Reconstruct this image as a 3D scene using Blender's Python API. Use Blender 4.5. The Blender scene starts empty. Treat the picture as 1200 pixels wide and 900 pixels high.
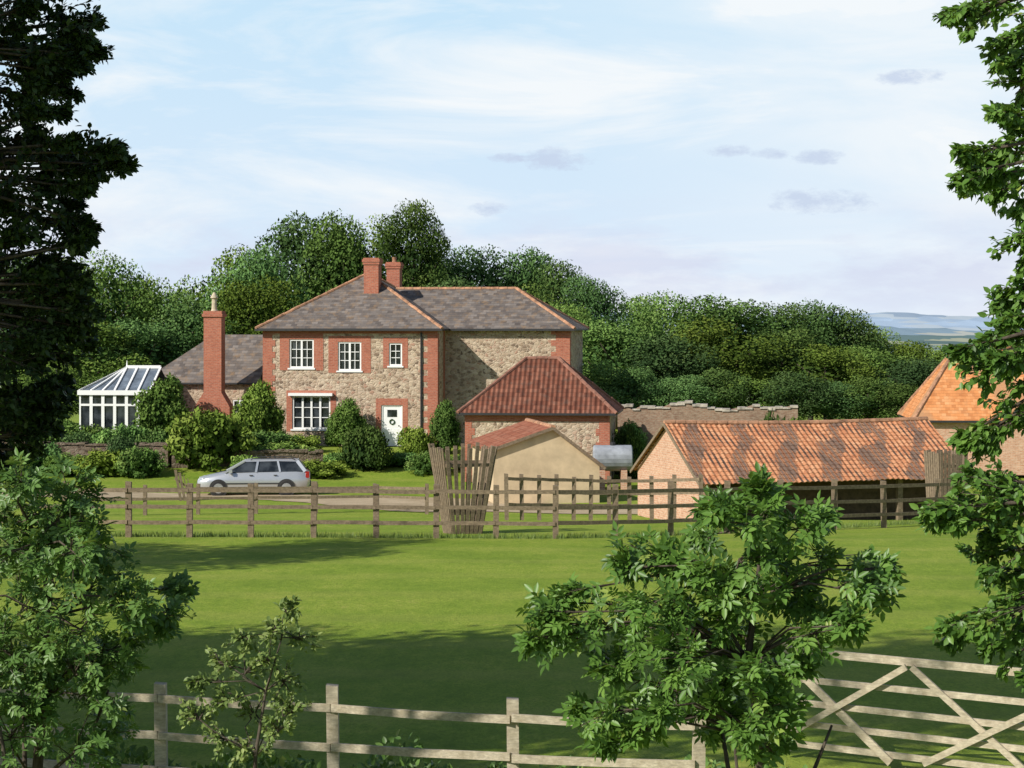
import bpy, math, random
import numpy as np
from mathutils import Vector, Matrix, noise
random.seed(7); rng=np.random.default_rng(7)
scene=bpy.context.scene
COL=scene.collection
CAMZ=5.0; F=2400.0
def P(px,py,d): # surveyed bearing/drop at distance -> world metres
    return Vector(((px-600)/F*d, d, CAMZ-(py-385)/F*d))
def lerp_tab(t,x):
    if x<=t[0][0]: return t[0][1]
    for (a,b),(c,e) in zip(t,t[1:]):
        if x<=c: return b+(e-b)*(x-a)/(c-a)
    return t[-1][1]
GT=[(-50,3.4),(0,3.3),(8,2.1),(14,.7),(19,.12),(24,0),(40,-.15),(53,-.42),(60,-.85),(64,-1.0),(70,-1.6),(76,-1.85),(88,-1.95),(94,-1.85),(99,-1.25),(103,-1.0),(130,-1.0),(160,-3),(300,-10),(800,-22),(9000,-24)]
def gz(x,y):
    z=lerp_tab(GT,y)
    if 0<y<300: z+=0.05*noise.noise(Vector((x*.12,y*.12,0)))
    return z
# ------------------------------------------------ mesh builder
class MB:
    def __init__(s): s.v=[];s.f=[];s.m=[]
    def add(s,vs,fs,mi=0):
        o=len(s.v); s.v+=[tuple(v) for v in vs]
        for f in fs: s.f.append(tuple(i+o for i in f)); s.m.append(mi)
        return s
    def box(s,x0,x1,y0,y1,z0,z1,mi=0):
        return s.add([(x0,y0,z0),(x1,y0,z0),(x1,y1,z0),(x0,y1,z0),(x0,y0,z1),(x1,y0,z1),(x1,y1,z1),(x0,y1,z1)],
          [(0,3,2,1),(4,5,6,7),(0,1,5,4),(1,2,6,5),(2,3,7,6),(3,0,4,7)],mi)
    def beam(s,p,q,w,h,mi=0,up=(0,0,1)):
        p=Vector(p);q=Vector(q);d=(q-p).normalized();u=Vector(up)
        if abs(d.dot(u))>.98:u=Vector((0,1,0))
        a=d.cross(u).normalized()*w/2; b=a.cross(d).normalized()*h/2
        vs=[p-a-b,p+a-b,p+a+b,p-a+b,q-a-b,q+a-b,q+a+b,q-a+b]
        return s.add(vs,[(0,1,2,3),(4,7,6,5),(0,4,5,1),(1,5,6,2),(2,6,7,3),(3,7,4,0)],mi)
    def tube(s,pts,rad,n=7,mi=0):
        vs=[];fs=[];pts=[Vector(p) for p in pts]
        for i,p in enumerate(pts):
            d=(pts[min(i+1,len(pts)-1)]-pts[max(i-1,0)]).normalized()
            u=Vector((1,0,0)) if abs(d.x)<.9 else Vector((0,1,0))
            a=d.cross(u).normalized(); b=d.cross(a)
            for k in range(n):
                t=2*math.pi*k/n; vs.append(p+(a*math.cos(t)+b*math.sin(t))*rad[i])
        for i in range(len(pts)-1):
            for k in range(n):
                fs.append((i*n+k,i*n+(k+1)%n,(i+1)*n+(k+1)%n,(i+1)*n+k))
        fs.append(tuple(range(n))[::-1]); fs.append(tuple((len(pts)-1)*n+k for k in range(n)))
        return s.add(vs,fs,mi)
    def obj(s,name,mats,parent=None,smooth=False):
        me=bpy.data.meshes.new(name); me.from_pydata(s.v,[],s.f); me.update()
        if not isinstance(mats,(list,tuple)): mats=[mats]
        for m in mats: me.materials.append(m)
        me.polygons.foreach_set('material_index',s.m)
        uv=me.uv_layers.new(name='UVMap').data
        for p in me.polygons:
            n=p.normal
            if abs(n.z)>.999: U=Vector((1,0,0));V=Vector((0,1,0))
            else: U=Vector((0,0,1)).cross(n).normalized(); V=n.cross(U)
            for li in p.loop_indices:
                c=me.vertices[me.loops[li].vertex_index].co; uv[li].uv=(c.dot(U),c.dot(V))
            p.use_smooth=smooth
        ob=bpy.data.objects.new(name,me); COL.objects.link(ob)
        if parent: ob.parent=parent
        return ob
def empty(name,loc,rot=0,label='',cat='',group=None):
    e=bpy.data.objects.new(name,None); e.location=loc; e.rotation_euler=(0,0,math.radians(rot)); COL.objects.link(e)
    e.empty_display_size=.2
    tag(e,label,cat,group); return e
def tag(e,label,cat,group=None):
    if label: e['label']=label
    if cat: e['category']=cat
    if group: e['group']=group
# ------------------------------------------------ materials
class N:
    def __init__(s,name,world=None):
        if world: s.m=world
        else: s.m=bpy.data.materials.new(name); s.m.use_nodes=True
        s.t=s.m.node_tree; s.n=s.t.nodes; s.l=s.t.links
        if not world: s.b=s.n['Principled BSDF']
    def node(s,t,inp={},**k):
        x=s.n.new(t)
        for a,b in k.items(): setattr(x,a,b)
        for a,b in inp.items(): s.put(x.inputs[a],b)
        return x
    def put(s,i,b):
        if isinstance(b,bpy.types.NodeSocket): s.l.new(b,i)
        else: i.default_value=b
    def math(s,op,a,b=0.0,c=None):
        x=s.node('ShaderNodeMath',operation=op); s.put(x.inputs[0],a); s.put(x.inputs[1],b)
        if c is not None: s.put(x.inputs[2],c)
        return x.outputs[0]
    def noise(s,vec,scale,detail=4,rough=.55,out='Fac',dist=0):
        x=s.node('ShaderNodeTexNoise',{'Vector':vec,'Scale':scale,'Detail':detail,'Roughness':rough,'Distortion':dist}); return x.outputs[out]
    def ramp(s,fac,stops,interp='LINEAR'):
        x=s.node('ShaderNodeValToRGB'); x.color_ramp.interpolation=interp
        e=x.color_ramp.elements
        while len(e)<len(stops): e.new(.5)
        for i,(p,c) in enumerate(stops):
            e[i].position=p; e[i].color=(c if len(c)==4 else (*c,1)) if hasattr(c,'__len__') else (c,c,c,1)
        s.put(x.inputs[0],fac); return x.outputs[0]
    def mix(s,fac,a,b,mode='MIX'):
        x=s.node('ShaderNodeMix',data_type='RGBA',blend_type=mode)
        s.put(x.inputs[0],fac)
        for i,v in ((6,a),(7,b)):
            if not isinstance(v,bpy.types.NodeSocket) and len(v)==3: v=(*v,1)
            s.put(x.inputs[i],v)
        return x.outputs[2]
    def map(s,vec,scale=(1,1,1),loc=(0,0,0),rot=(0,0,0)):
        return s.node('ShaderNodeMapping',{'Vector':vec,'Scale':scale,'Location':loc,'Rotation':rot}).outputs[0]
    def bump(s,h,strength=.5,dist=.02):
        x=s.node('ShaderNodeBump',{'Height':h,'Strength':strength,'Distance':dist}); s.l.new(x.outputs[0],s.b.inputs['Normal'])
    def uv(s): return s.node('ShaderNodeTexCoord').outputs['UV']
    def oc(s): return s.node('ShaderNodeTexCoord').outputs['Object']
    def base(s,c,rough=.8,spec=None,metal=0):
        s.put(s.b.inputs['Base Color'],c if isinstance(c,bpy.types.NodeSocket) else (*c[:3],1)); s.put(s.b.inputs['Roughness'],rough); s.b.inputs['Metallic'].default_value=metal
        if spec is not None: s.b.inputs['Specular IOR Level'].default_value=spec
        return s.m
def plain(name,c,rough=.6,metal=0,var=.25,scale=6,spec=None):
    k=N(name); f=k.noise(k.oc(),scale,5,.65); a=[x*(1-var) for x in c]; b=[min(1,x*(1+var)) for x in c]
    return k.base(k.ramp(f,[(.3,tuple(a)),(.7,tuple(b))]),rough,spec,metal)
def brick_mat(name,c1,c2,mort,stain=.5,pale=(.46,.32,.24)):
    k=N(name); uv=k.uv()
    br=k.node('ShaderNodeTexBrick',{'Vector':uv,'Color1':(*c1,1),'Color2':(*c2,1),'Mortar':(*mort,1),'Scale':1.0,'Mortar Size':.010,'Brick Width':.225,'Row Height':.08,'Bias':-.1})
    big=k.noise(uv,1.3,5); c=k.mix(k.ramp(big,[(.38,0),(.75,stain)]),br.outputs[0],tuple(x*.5 for x in c1))
    c=k.mix(k.ramp(k.noise(k.map(uv,(1,2.4,1)),4.5,4,.8),[(.42,0),(.66,.75)]),c,pale)
    c=k.mix(k.ramp(k.noise(k.map(uv,(1,2.4,1),(3,5,0)),6.5,3,.8),[(.5,0),(.68,.6)]),c,tuple(x*.5 for x in c2))
    k.bump(br.outputs['Fac'],-.4,.01); return k.base(c,.9,.2)
BRICK=brick_mat('red_brick',(.47,.145,.085),(.36,.10,.062),(.38,.25,.19),.4,(.50,.21,.135))
BRICKP=brick_mat('pale_brick',(.62,.33,.21),(.50,.225,.135),(.60,.46,.34),.3,(.68,.50,.37))
BRICKO=brick_mat('old_stained_brick',(.34,.20,.13),(.25,.14,.09),(.30,.25,.18),.8,(.42,.34,.25))
def stone_mat(name='rubble_stone',mul=1.0):
    k=N(name); uv=k.uv(); w=k.mix(.04,uv,k.noise(uv,6,2,out='Color'),'ADD')
    m=k.map(w,(5.2,7.8,1))
    v=k.node('ShaderNodeTexVoronoi',{'Vector':m,'Scale':1.0,'Randomness':.95})
    e=k.node('ShaderNodeTexVoronoi',{'Vector':m,'Scale':1.0,'Randomness':.95},feature='DISTANCE_TO_EDGE')
    sep=k.node('ShaderNodeSeparateColor',{0:v.outputs['Color']}); q=lambda *c: tuple(min(1,x*mul) for x in c)
    c=k.ramp(sep.outputs[0],[(0,q(.15,.105,.075)),(.25,q(.35,.25,.17)),(.5,q(.50,.385,.27)),(.75,q(.62,.51,.38)),(1,q(.38,.21,.145))])
    c=k.mix(k.ramp(k.noise(uv,14,4),[(.3,0),(.8,.35)]),c,q(.30,.22,.16))
    mort=k.ramp(e.outputs[0],[(.02,.7),(.12,0)])
    c=k.mix(mort,c,q(.50,.41,.31))
    c=k.mix(k.ramp(k.noise(uv,.7,4),[(.4,0),(.75,.35)]),c,q(.28,.20,.15))
    k.bump(k.ramp(e.outputs[0],[(0,0),(.2,1)]),.6,.03); return k.base(c,.95,.15)
STONE=stone_mat('rubble_stone',1.08); STONED=stone_mat('mossy_rubble_stone',.42)
def tile_mat(name,stops,uw,vh,wave,lichen,lich_amt=.5,patch=None,bs=.6,geo=False):
    k=N(name); uv=k.uv(); s=k.node('ShaderNodeSeparateXYZ',{0:uv}); U=s.outputs[0];V=s.outputs[1]
    iu=k.math('FLOOR',k.math('DIVIDE',U,uw)); iv=k.math('FLOOR',k.math('DIVIDE',V,vh))
    if not wave: iu=k.math('FLOOR',k.math('ADD',k.math('DIVIDE',U,uw),k.math('MULTIPLY',iv,.5)))
    wn=k.node('ShaderNodeTexWhiteNoise',{'Vector':k.node('ShaderNodeCombineXYZ',{0:iu,1:iv}).outputs[0]},noise_dimensions='3D').outputs[0]
    f=k.math('ADD',k.math('MULTIPLY',wn,.45),k.math('MULTIPLY',k.noise(uv,1.2,5,.65),.65))
    c=k.ramp(f,stops)
    sv=k.math('FRACT',k.math('DIVIDE',V,vh)); su=k.math('FRACT',k.math('DIVIDE',U,uw))
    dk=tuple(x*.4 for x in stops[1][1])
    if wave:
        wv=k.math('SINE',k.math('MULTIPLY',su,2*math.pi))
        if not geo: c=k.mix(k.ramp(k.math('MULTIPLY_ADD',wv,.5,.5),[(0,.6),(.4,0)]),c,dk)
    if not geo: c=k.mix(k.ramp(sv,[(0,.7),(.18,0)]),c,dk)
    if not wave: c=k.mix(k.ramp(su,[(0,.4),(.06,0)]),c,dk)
    c=k.mix(k.ramp(k.noise(uv,2.6,6,.7),[(.5,0),(.72,lich_amt)]),c,lichen)
    if patch:
        ph=k.math('ADD',k.math('ADD',k.math('MULTIPLY',U,patch[0]),k.math('MULTIPLY',V,patch[1])),k.math('MULTIPLY',k.noise(uv,.8,4,.7),1.6))
        pm=k.ramp(k.math('MULTIPLY_ADD',k.math('SINE',ph),.5,.5),[(.66,0),(.82,.88)])
        pm=k.math('MULTIPLY',pm,k.ramp(k.noise(k.map(uv,(1,.5,1)),3.6,5,.8),[(.30,0),(.44,1)]))
        c=k.mix(pm,c,patch[2])
    h=k.math('MULTIPLY',sv,-.6)
    if wave and not geo: h=k.math('ADD',h,wv)
    h=k.math('ADD',h,k.math('MULTIPLY',wn,.3))
    if not geo: k.bump(h,bs,.05 if wave else .015)
    return k.base(c,.88,.15)
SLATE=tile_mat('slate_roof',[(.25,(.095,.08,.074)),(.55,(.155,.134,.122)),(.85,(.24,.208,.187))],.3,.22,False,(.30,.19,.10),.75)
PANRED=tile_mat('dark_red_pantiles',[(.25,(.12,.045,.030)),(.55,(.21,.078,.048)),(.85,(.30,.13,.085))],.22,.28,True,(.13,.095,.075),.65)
PANOR=tile_mat('orange_pantiles',[(.25,(.38,.15,.075)),(.55,(.54,.235,.115)),(.85,(.62,.33,.18))],.2,.25,True,(.38,.23,.14),.45,(4.1,1.5,(.12,.095,.08)),geo=True)
PANOR2=tile_mat('orange_clay_tiles',[(.25,(.48,.18,.065)),(.55,(.66,.27,.10)),(.85,(.74,.37,.17))],.2,.18,False,(.42,.26,.14),.4,(1.1,.7,(.45,.25,.13)))
RIDGE=plain('terracotta_ridge',(.40,.21,.12),.85,var=.6,scale=3)
WHITE=plain('white_paint',(.85,.85,.83),.45,var=.04)
CREAM=plain('cream_render',(.60,.47,.30),.9,var=.2,scale=1.2)
def glass():
    k=N('window_glass'); f=k.noise(k.oc(),1.7,3)
    return k.base(k.ramp(f,[(.4,(.012,.015,.018)),(.65,(.06,.07,.08))]),.06,.6)
GLASS=glass()
ROOFGL=plain('conservatory_glazing',(.14,.17,.21),.12,var=.5,scale=1.5)
LEAD=plain('dark_metal',(.03,.03,.032),.5)
POT=plain('chimney_pot',(.5,.42,.3),.8)
def wood(name,c,c2):
    k=N(name); o=k.oc(); n1=k.noise(k.map(o,(2.5,2.5,2.5)),4,6,.7); g=k.noise(k.map(o,(6,40,40)),1.5,4)
    c_=k.ramp(n1,[(.3,c2),(.65,c)]); c_=k.mix(k.ramp(g,[(.35,.5),(.6,0)]),c_,tuple(x*.4 for x in c))
    k.bump(g,.4,.01); return k.base(c_,.9,.2)
WOODN=wood('weathered_fence_wood',(.64,.56,.42),(.36,.30,.20))
WOODM=wood('brown_fence_wood',(.33,.25,.17),(.14,.105,.07))
WOODG=wood('grey_slat_wood',(.33,.25,.17),(.15,.11,.075))
def bark():
    k=N('bark'); n=k.noise(k.map(k.oc(),(8,8,2)),2,6,.7); k.bump(n,.8,.03); return k.base(k.ramp(n,[(.3,(.035,.028,.02)),(.7,(.16,.13,.10))]),.95,.1)
BARK=bark()
def leaf_mat(name,stops,trans=.3,rough=.45,spec=.35,hv=.04,vv=.6):
    k=N(name); a=k.node('ShaderNodeAttribute',attribute_name='v').outputs['Fac']
    c=k.ramp(a,stops); oi=k.node('ShaderNodeObjectInfo').outputs['Random']
    h=k.node('ShaderNodeHueSaturation',{'Hue':k.math('MULTIPLY_ADD',oi,hv,.505-hv*.5),'Saturation':k.math('MULTIPLY_ADD',oi,-.2,1.05),'Value':k.math('MULTIPLY_ADD',k.math('FRACT',k.math('MULTIPLY',oi,7.3)),vv,1.08-vv/2),'Color':c})
    if spec==0: # distant matt foliage
        df=k.node('ShaderNodeBsdfDiffuse',{'Color':h.outputs[0]}); k.l.new(df.outputs[0],k.n['Material Output'].inputs[0]); k.n.remove(k.b); return k.m
    k.base(h.outputs[0],rough,spec)
    if trans:
        tr=k.node('ShaderNodeBsdfTranslucent',{'Color':k.mix(.5,h.outputs[0],(.24,.32,.03))})
        mx=k.node('ShaderNodeMixShader',{0:trans,1:k.b.outputs[0],2:tr.outputs[0]})
        k.l.new(mx.outputs[0],k.n['Material Output'].inputs[0])
    return k.m
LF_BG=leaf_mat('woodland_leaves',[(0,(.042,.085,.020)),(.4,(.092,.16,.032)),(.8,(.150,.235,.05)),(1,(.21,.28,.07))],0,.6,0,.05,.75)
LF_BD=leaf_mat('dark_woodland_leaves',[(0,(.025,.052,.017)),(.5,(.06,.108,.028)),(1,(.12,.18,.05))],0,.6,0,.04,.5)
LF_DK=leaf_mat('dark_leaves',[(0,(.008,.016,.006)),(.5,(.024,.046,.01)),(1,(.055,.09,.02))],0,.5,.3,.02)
LF_SH=leaf_mat('garden_leaves',[(0,(.05,.095,.018)),(.5,(.13,.22,.04)),(1,(.25,.34,.075))],0,.5,0,.07,.7)
LF_NR=leaf_mat('near_leaves',[(0,(.05,.11,.018)),(.5,(.105,.21,.03)),(.9,(.17,.29,.05)),(1,(.26,.33,.06))],.25,.42,.4,.01,.1)
LF_SP=leaf_mat('sapling_leaves',[(0,(.10,.15,.035)),(.5,(.18,.25,.06)),(1,(.30,.35,.10))],.25,.45,.3,.01,.1)
# ------------------------------------------------ foliage scatter
def sc_mesh(name,tv,tf,pos,fwd,nrm,scale,col,mat):
    tv=np.array(tv,float); n=len(pos); k=len(tv)
    f=fwd/np.linalg.norm(fwd,axis=1,keepdims=True)
    s=np.cross(f,nrm); s/=np.maximum(np.linalg.norm(s,axis=1,keepdims=True),1e-6); u=np.cross(s,f)
    V=(pos[:,None,:]+scale[:,None,None]*(tv[None,:,0,None]*s[:,None,:]+tv[None,:,1,None]*f[:,None,:]+tv[None,:,2,None]*u[:,None,:])).reshape(-1,3)
    me=bpy.data.meshes.new(name)
    fl=[len(x) for x in tf]; flat=np.concatenate([np.array(x) for x in tf])
    idx=(flat[None,:]+np.arange(n)[:,None]*k).reshape(-1); tot=np.tile(fl,n); st=np.concatenate([[0],np.cumsum(tot)[:-1]])
    me.vertices.add(len(V)); me.vertices.foreach_set('co',V.reshape(-1))
    me.loops.add(len(idx)); me.loops.foreach_set('vertex_index',idx.astype(np.int32))
    me.polygons.add(len(tot)); me.polygons.foreach_set('loop_start',st.astype(np.int32)); me.polygons.foreach_set('loop_total',tot.astype(np.int32))
    at=me.attributes.new('v','FLOAT','POINT'); at.data.foreach_set('value',np.repeat(np.clip(col,0,1),k).astype(np.float32))
    me.materials.append(mat); me.update(); me.validate(); return me
LQ=([(0,0,0),(.34,.5,.08),(0,1,0),(-.34,.5,.08)],[(0,1,2),(0,2,3)])
def one_leaf(o=(0,0),ang=0,L=1,w=.24,z=.05):
    ca,sa=math.cos(ang),math.sin(ang); r=[]
    for x,y,zz in [(0,0,0),(w*.85,.28,z),(w*.8,.62,z),(0,1,-.05),(-w*.8,.62,z),(-w*.85,.28,z)]:
        r.append((o[0]+L*(x*ca+y*sa),o[1]+L*(-x*sa+y*ca),zz*L))
    return r,[(0,1,2,3),(0,3,4,5)]
LEAF1=one_leaf(w=.3)
def spray():
    V=[];Fc=[]
    for o,a,L in [((0,1.0),0,1.0),((0,.75),1.0,.95),((0,.75),-1.05,.9),((0,.3),1.2,.85),((0,.3),-1.15,.9)]:
        v,f=one_leaf(o,a,L,.25,.06); b=len(V); V+=v; Fc+=[tuple(i+b for i in t) for t in f]
    V2=[(-.012,-.3,0),(.012,-.3,0),(.012,1,0),(-.012,1,0)]; b=len(V); V+=V2; Fc.append((b,b+1,b+2,b+3))
    V=[(x,y,z-.1*y*y*.5) for x,y,z in V]
    return V,Fc
SPRAY=spray()
def rdir(n):
    v=rng.normal(size=(n,3)); return v/np.linalg.norm(v,axis=1,keepdims=True)
def crown_mesh(name,c,r,nc,nl,leaf,mat,cr=(.2,.34),fill=.12,rn=.42):
    c=np.array(c);r=np.array(r); pos=[];fw=[];nm=[];sc=[];co=[]
    d=rdir(nc); d[:,2]=np.where(d[:,2]<-.7,-d[:,2],d[:,2])
    rad=.58+.30*rng.random(nc)
    mr=r.mean()
    lump=np.array([noise.noise(Vector(x*1.7)+Vector((c[2],r[0],nc))) for x in d])
    cc=c+d*r*(rad*(1+.35*lump))[:,None]
    R=mr*rng.uniform(cr[0],cr[1],nc)
    for i in range(nc):
        m=int(nl*(R[i]/mr/.27)**2)
        q=rdir(m); rr=R[i]*(.65+.38*rng.random(m)**.6)
        p=cc[i]+q*rr[:,None]*np.array([1,1,.8])
        pos.append(p); nn=q+rn*rdir(m)+np.array([0,0,.25]); nm.append(nn); fw.append(rdir(m)); sc.append(leaf*rng.uniform(.6,1.3,m))
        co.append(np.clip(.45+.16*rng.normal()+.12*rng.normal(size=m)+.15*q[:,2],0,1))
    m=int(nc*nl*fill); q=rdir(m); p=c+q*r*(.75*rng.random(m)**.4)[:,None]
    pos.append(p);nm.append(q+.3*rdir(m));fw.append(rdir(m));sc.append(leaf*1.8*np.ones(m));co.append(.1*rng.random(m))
    return sc_mesh(name,LQ[0],LQ[1],np.concatenate(pos),np.concatenate(fw),np.concatenate(nm),np.concatenate(sc),np.concatenate(co),mat)
def trunk_mesh(h,r,spread,nb=7):
    mb=MB(); pts=[(0,0,-.4)]
    for i in range(1,7): pts.append((random.uniform(-.15,.15),random.uniform(-.15,.15),h*i/6))
    mb.tube(pts,[r*1.25,r,r*.85,r*.7,r*.55,r*.4,r*.2],8)
    for i in range(nb):
        t=.35+.5*i/nb; a=i*2.4; z=h*t
        e=(spread*math.cos(a)*.8,spread*math.sin(a)*.8,z+h*.25)
        m=(e[0]*.45,e[1]*.45,z+h*.08)
        mb.tube([(0,0,z),m,e],[r*.4,r*.28,r*.08],6)
    me_ob=mb.obj('tmp',BARK,smooth=True); me=me_ob.data; bpy.data.objects.remove(me_ob); return me
TV=[]
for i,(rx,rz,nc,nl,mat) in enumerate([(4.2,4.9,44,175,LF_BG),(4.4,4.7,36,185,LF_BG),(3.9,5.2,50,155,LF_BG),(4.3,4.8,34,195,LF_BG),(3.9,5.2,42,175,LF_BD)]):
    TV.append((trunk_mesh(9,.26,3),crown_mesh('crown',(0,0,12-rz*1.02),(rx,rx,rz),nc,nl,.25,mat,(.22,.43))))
def put_tree(x,y,h,hw,var,label,group,zb=None,full=False,czo=None):
    z=gz(x,y) if zb is None else zb
    e=empty('tree',(x,y,z),0,label,'tree',group)
    s=hw/4.2; sz=h/12; cz=sz if full else min(sz,s*1.3)
    if czo: cz=czo
    a=random.uniform(0,6.28)
    o=bpy.data.objects.new('trunk',TV[var][0]); COL.objects.link(o); o.parent=e; o.scale=(s,s,sz); o.rotation_euler=(0,0,a)
    o=bpy.data.objects.new('crown',TV[var][1]); COL.objects.link(o); o.parent=e; o.scale=(s,s,cz); o.location=(0,0,h-12*cz); o.rotation_euler=(0,0,a)
    return e
WOODS=[ # px, top y, half width px, distance, variant
(20,300,70,150,4),(72,290,64,160,1),(124,302,55,150,0),(172,320,52,160,2),(216,334,46,155,3),
(262,296,54,150,0),(305,286,50,140,3),(350,252,58,152,4),(402,247,56,150,2),(448,260,50,156,0),(485,236,42,145,4),(515,288,38,150,4),
(562,290,56,150,4),(612,288,54,152,2),(658,306,46,148,4),(695,320,36,138,1),(735,352,46,145,0),(775,340,44,150,2),
(812,364,44,138,3),(858,344,72,132,1),(912,356,50,150,4),(950,350,44,160,2),(992,364,46,160,4),(1030,384,42,165,0),(1070,398,46,160,1),(1110,404,46,155,3),(1155,400,45,150,0),(1205,392,50,150,2)]
WOODF=[(40,385,66,125,4),(108,372,60,122,3),(168,372,58,125,1),(228,350,52,128,0),(300,322,56,130,2),(535,325,56,130,4),(605,338,58,131,0),(668,352,48,128,2),
(722,372,54,122,1),(782,392,60,118,4),(850,376,66,121,0),(918,386,54,124,4),(968,402,56,119,3),(1022,404,50,123,1),(1072,420,52,118,4),(1125,422,50,122,4),
(745,428,44,110,3),(700,425,38,111,0),(795,438,44,110,1),(840,432,44,111,4),(888,440,46,111,1),(932,436,44,110,4),(975,446,44,111,3),(1018,444,44,111,0),(1060,450,40,111,4),(1098,450,38,112,1),(60,428,48,112,0),(125,440,34,112,2)]
for full,W_ in ((False,WOODS),(True,WOODF)):
  for (px,ty,hw,d,v) in W_:
    p=P(px,ty,d); zb=gz(p.x,p.y)
    lab={4:'dark green broad-crowned tree in the wood behind the farmhouse'}.get(v,'leafy broadleaved tree in the wood behind the farm')
    if (px,ty)==(695,320): lab='yellow-green broadleaved tree beside darker woodland trees'
    put_tree(p.x,p.y,(p.z-zb),hw/F*d*1.1,v,lab,'woodland trees behind the farm',zb=zb,full=full)
# trees standing beside the paddock whose shade falls over the grass
for (x,y,h,hw,v) in [(-11.4,20.4,14.2,4.6,0),(-15.4,16.6,17.4,4.9,1),(-20,18.6,15.6,5,3),(-26,20,15,4.6,0),(-32,21,14.5,4.6,1),(-13.5,26,9,2.4,2),(-16.6,40.5,12.2,2.7,1),(-21,40.6,11,3.0,3)]:
    put_tree(x,y,h,hw,v,'tall leafy tree at the edge of the grass paddock','paddock edge trees',full=True)
put_tree(-10.2,17.4,16.6,3.8,1,'tall leafy tree at the edge of the grass paddock','paddock edge trees',czo=.82)
put_tree(-9.6,14.2,19.4,3.6,0,'tall leafy tree at the edge of the grass paddock','paddock edge trees',czo=.72)
# shrubs
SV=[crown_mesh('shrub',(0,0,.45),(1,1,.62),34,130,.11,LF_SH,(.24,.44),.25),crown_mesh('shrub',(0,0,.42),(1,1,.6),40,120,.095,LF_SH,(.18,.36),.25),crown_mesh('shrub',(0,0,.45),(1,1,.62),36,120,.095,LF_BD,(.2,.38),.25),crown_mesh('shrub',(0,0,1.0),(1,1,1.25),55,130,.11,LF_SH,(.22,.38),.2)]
def put_shrub(px,ty,hw,d,v,label,zb=None):
    p=P(px,ty,d); z=gz(p.x,d) if zb is None else zb; h=p.z-z; w=hw/F*d
    if h/w>1.5 and v!=2: v=3
    o=bpy.data.objects.new('shrub',SV[v]); COL.objects.link(o); o.location=(p.x,d,z-.05); o.scale=(w,w*.9,h/(2.2 if v==3 else 1.05)); o.rotation_euler=(0,0,random.uniform(0,6))
    tag(o,label,'shrub','garden shrubs')
GS='rounded green garden shrub beside the stone farmhouse'
GH='bushy garden shrub growing against the rubble wall'
for s in [(190,440,34,102.5,0,'tall bright green shrub beside the brick chimney'),(244,478,60,97,1,'broad rounded green shrub on the garden bank'),(304,446,30,102,0,GS),(330,518,36,99,0,GS),(372,538,42,94,1,'low spreading shrub beside the parked car'),
 (430,502,34,96,2,'dark rounded evergreen shrub near the front door'),(488,502,22,100,0,GS),(522,468,18,101,1,GS),(505,528,30,95,1,GS),(105,497,30,101,1,GH),(75,488,24,101,0,GH),(150,496,36,99,1,GH),
 (28,486,36,100,0,GH),(-5,470,40,104,2,'dark leafy shrub behind the garden wall'),(408,466,22,103.2,0,'green climbing shrub against the stone wall'),(393,480,12,103.8,1,'green climbing shrub against the stone wall'),
 (550,530,22,96,2,GS),(350,508,30,101,1,GS),(470,530,26,97,0,GS),(735,505,22,93,2,'dark shrub beside the tiled outbuilding'),(315,504,40,100,1,GS),(60,498,36,99,1,GH),(125,505,26,98,0,GH),(95,508,30,98,2,GH),(20,508,30,98,1,GH),(185,505,26,98,0,GH),
 (20,528,30,94.5,2,GH),(75,530,30,94.5,1,GH),(120,528,34,94.5,0,GH),(165,522,34,94.3,1,GH),(48,520,26,95.2,0,GH),(142,514,24,95,2,GH),(742,492,18,95,1,GH),(905,490,22,94,2,GH),(860,493,18,94,1,GH),(790,496,16,95,0,GH),(930,486,20,96,0,GH),(290,532,24,95,1,GS),(400,530,22,97,0,GS)]:
    put_shrub(*s)
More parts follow.
